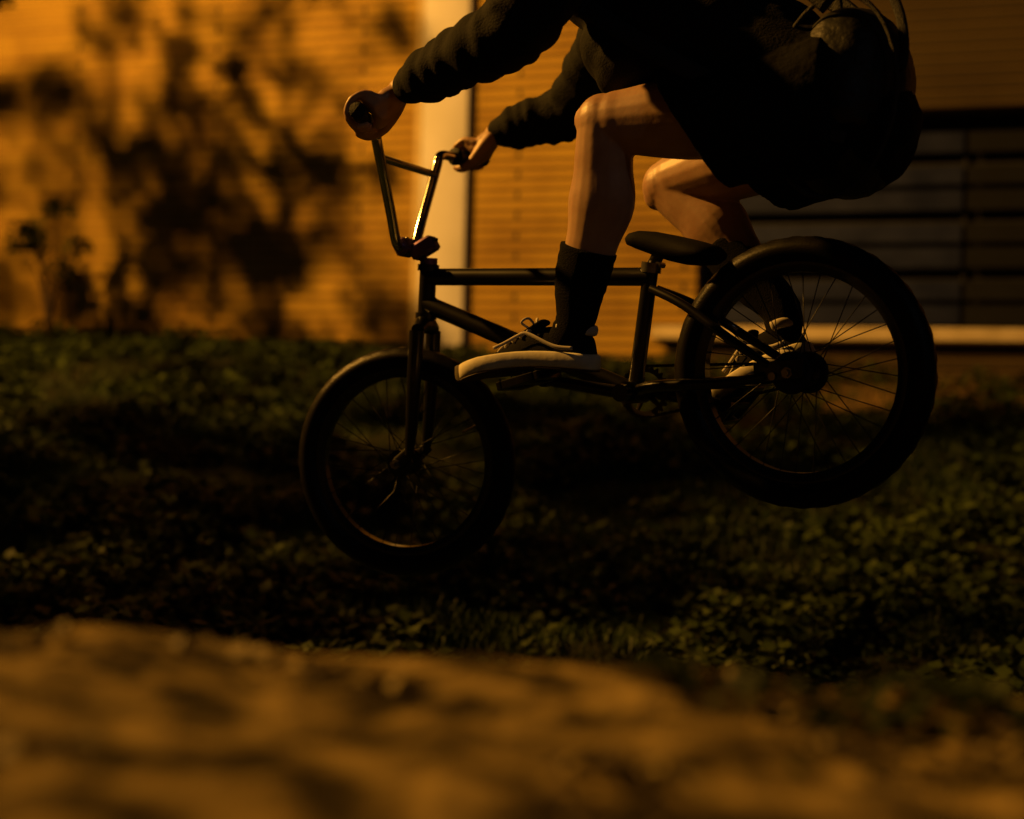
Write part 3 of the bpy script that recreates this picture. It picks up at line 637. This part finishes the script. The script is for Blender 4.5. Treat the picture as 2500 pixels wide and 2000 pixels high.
# shorts
so_ = MB()
limb([pel - tdir * .07, pel - tdir * .0, pel + tdir * .10], [(.165, .125), (.178, .145), (.165, .13)], 5, target=so_)
def short_leg(hip, kn, f0, r1, tilt):
    hem = hip.lerp(kn, f0) + Vector((0, 0, -.022)); a = hip - (kn - hip) * .15; d = (hem - a).normalized(); rings = []
    side = Vector((0, 1, 0)); side -= d * side.dot(d); side.normalize(); up3 = d.cross(side); up3 = up3 if up3.z > 0 else -up3
    for i in range(15):
        t_ = i / 14; c = a.lerp(hem, t_); rw = .118 + (r1 - .118) * t_; ring = []
        for j in range(28):
            an_ = 2 * PI * j / 28; off = side * math.cos(an_) * rw + up3 * math.sin(an_) * rw * 1.08
            sh_ = tilt * math.sin(an_) * t_ * rw
            ring.append(c + off * (1 + .02 * math.sin(3 * an_ + 5 * t_)) + d * sh_)
        rings.append(ring)
    so_.loft(rings)
short_leg(hipL, kneL, .56, .108, .55); short_leg(hipR, kneR, .46, .104, .4)
so_.remesh('shorts', M['shorts'], person, .006, 2, lambda p: .006 * noise.noise(p * 13) + .002 * noise.noise(p * 40))
# socks
def sock(s, kn, an, f0, fr):
    m_ = MB(); heel = FT[s][1]; toe = FT[s][0]; fd = (toe - heel).normalized()
    P_ = catmull([kn.lerp(an, f0) - fr * .006, kn.lerp(an, (f0 + 1) / 2) , an + (an - kn).normalized() * .0, heel.lerp(toe, .25) + Vector((0, 0, .045))], 7); n_ = len(P_)
    rr = []
    for i in range(n_):
        t_ = i / (n_ - 1); r_ = .0505 - .0155 * sstep(.15, .72, t_) - .007 * sstep(.72, 1, t_); r_ += .0008 * math.sin(t_ * 60) + (.0010 if t_ < .05 else 0); rr.append((r_ * .94, r_ * 1.12))
    m_.tube(P_, rr, 28, up=(0, 1, 0)); m_.build('sock', M['sock'], person)
sock(1, kneL, ankL, .615, frL); sock(-1, kneR, ankR, .50, frR)
# shoes
def shoe(s):
    toe, heel = FT[s]; fd = (toe - heel); Lg = fd.length; fd.normalize(); sdv = Vector((0, 1, 0)); sdv -= fd * sdv.dot(fd); sdv.normalize(); fu = fd.cross(sdv); fu = fu if fu.z > 0 else -fu
    out = Vector(sdv) * (1 if s > 0 else -1)
    pt = lambda x, y, z: heel + fd * (x * Lg) + out * y + fu * z
    W_ = [(0, .0), (.015, .020), (.06, .031), (.2, .037), (.4, .0385), (.6, .046), (.75, .050), (.88, .044), (.96, .028), (1.0, .0)]
    def wid(x):
        for (x0, w0), (x1, w1) in zip(W_, W_[1:]):
            if x <= x1: t_ = (x - x0) / (x1 - x0); return w0 + (w1 - w0) * (t_ if 0 < x0 < .9 else math.sqrt(max(0, t_)) if x0 == 0 else 1 - (1 - math.sqrt(max(0, 1 - t_))) )
        return 0
    bend = lambda x: .014 * math.sin(min(1, x / .95) * PI) * 1.0 - .006 * max(0, x - .8) / .2       # the sole arches over the pedal
    def slab(z0, z1, grow, name, m_, par):
        xs_ = [0, .004, .015, .03, .06, .1, .2, .3, .4, .5, .6, .7, .78, .85, .9, .94, .97, .985, .996, 1]; rings = []
        loop_t = [(x, 1) for x in xs_] + [(x, -1) for x in reversed(xs_[1:-1])]
        def w_at(x): return (wid(min(.9999, max(1e-4, x)))) if 0 < x < 1 else 0
        for (z, g_) in ((z0, -.003), (z0 + .003, 0), ((z0 + z1) / 2, .0006), (z1 - .003, 0), (z1, -.003)):
            rings.append([pt(x + (grow + g_) / Lg * (2 * x - 1), sg * (w_at(x) + (grow + g_ if 0 < x < 1 else 0)), z + bend(x)) for x, sg in loop_t])
        b_ = MB(); b_.loft(rings); return b_.build(name, m_, par, angle=50)
    up_m = MB(); rings = []
    prof = [(.010, .062, .034), (.05, .080, .030), (.12, .085, .027), (.22, .081, .027), (.32, .079, .028), (.42, .077, .028), (.52, .064, .032), (.62, .047, .036), (.72, .037, .037), (.82, .030, .035), (.90, .026, .029), (.965, .021, .018), (.99, .016, .006)]
    for x, hh, _ in prof:
        w_ = max(.012 if x < .02 else .004, wid(x) - .001); ring = []
        for j in range(24):
            a = 2 * PI * j / 24; c_, s_ = math.cos(a), math.sin(a)
            y = w_ * math.copysign(abs(c_) ** (.75 if s_ < 0 else .95), c_) * (1 if s_ < 0 else (1 - .30 * max(0, s_) * (1 if x > .4 else .6)))
            z = .016 + (hh - .016) * max(0, s_) ** .85 if s_ > 0 else .016 + .006 * s_
            ring.append(pt(x, y, z + bend(x)))
        rings.append(ring)
    up_m.loft(rings); so = up_m.build('shoe', M['shoe'], person)
    slab(0, .031, .0035, 'sole', M['sole'], so); slab(-.0035, -.0002, .0025, 'outsole', M['gum'], so)
    # white collar at the heel, side stripe, laces
    c = MB(); P_ = [pt(x, y, z + bend(x)) for x, y, z in ((.22, .030, .076), (.15, .031, .078), (.08, .028, .079), (.015, .015, .077), (.006, 0, .076), (.015, -.015, .077), (.08, -.028, .079), (.15, -.031, .078))]
    c.tube(catmull(P_, 4), [(.010, .0045)] * 29, 10, up=fu); c.build('collar', M['lace'], so)
    for sg in (1, -1):
        st_ = MB(); Q = [(.10, .0375, .040), (.20, .0385, .040), (.27, .0375, .045), (.34, .036, .054), (.40, .034, .062), (.45, .033, .066), (.50, .0345, .061), (.58, .040, .050), (.66, .0455, .042)]
        P_ = catmull([pt(x, sg * (y + .0015), z + bend(x)) for x, y, z in Q], 4); st_.tube(P_, [(.0036, .0012)] * len(P_), 8, up=fu); st_.build('side_stripe', M['lace'], so)
    for k in range(5):
        x = .43 + k * .055; z = .074 - k * .0085 + .003; lc = MB(); P_ = catmull([pt(x + .012, .026, z - .010 + bend(x)), pt(x, .012, z + bend(x)), pt(x - .004, -.004, z + .001 + bend(x)), pt(x + .008, -.026, z - .010 + bend(x))], 4)
        lc.tube(P_, [(.0044, .0024)] * len(P_), 8); lc.build('lace', M['lace'], so)
    lc = MB()
    for sg in (1, -1): P_ = catmull([pt(.42, 0, .078 + bend(.4)), pt(.44, sg * .018, .096 + bend(.4)), pt(.475, sg * .030, .088 + bend(.4)), pt(.45, sg * .012, .076 + bend(.4))], 4); lc.tube(P_, .0026, 8)
    lc.build('lace_bow', M['lace'], so)
    tg = MB(); tg.caps_tube([pt(.36, 0, .088 + bend(.3)), pt(.46, 0, .072 + bend(.4)), pt(.60, 0, .050 + bend(.5))], [(.007, .024), (.006, .022), (.005, .02)], 14, up=fu); tg.build('tongue', M['shoe'], so)
shoe(1); shoe(-1)
# ------------------------------------------------------------------ backpack on the rider's back
bp = empty('backpack', MWB @ Matrix.Translation((-.20, .015, .452)), 'dark rounded backpack hanging low behind the seated hips of the rider', 'backpack')
b_ = MB(); rb_ = Matrix.Rotation(R(-18), 3, 'Y'); b_.ell((0, 0, 0), (.106, .145, .17), 36, 24, rb_, p=.88)
b_.remesh('bag_body', M['bag'], bp, .007, 4, lambda p: .006 * noise.noise(p * 14) + .002 * noise.noise(p * 45))
b_ = MB(); P_ = [rb_ @ Vector((math.cos(a) * .113 * (1 if math.cos(a) > 0 else 1.0), .098, math.sin(a) * .176)) for a in [2 * PI * i / 40 for i in range(40)]]
b_.tube(P_, .0045, 8, closed=True, up=(0, 1, 0)); b_.build('piping', M['rubber'], bp)
for s in (1, -1):
    q_ = MB(); a = pel.lerp(shC, .25) ; L0 = [Vector((-.03, s * .10, .155)), Vector((.05, s * .11, .26)) , Vector((.30, s * .11, .485)), Vector((.42, s * .12, .50)), Vector((.47, s * .13, .40)), Vector((.33, s * .19, .22)), Vector((.10, s * .17, .0)), Vector((-.02, s * .13, -.08))]
    P_ = catmull(L0, 6); q_.tube(P_, [(.003, .018)] * len(P_), 8, up=(0, 1, 0)); q_.build('shoulder_strap', M['rubber'], bp)
q_ = MB(); L0 = [Vector((-.115, .06, .015)), Vector((-.128, .05, .06)), Vector((-.128, .04, .13)), Vector((-.10, .03, .22)), Vector((-.04, .03, .24)), Vector((-.02, .02, .16))]
P_ = catmull(L0, 6); q_.tube(P_, [(.0025, .009)] * len(P_), 8, up=(0, 1, 0)); q_.build('loose_strap', M['rubber'], bp)
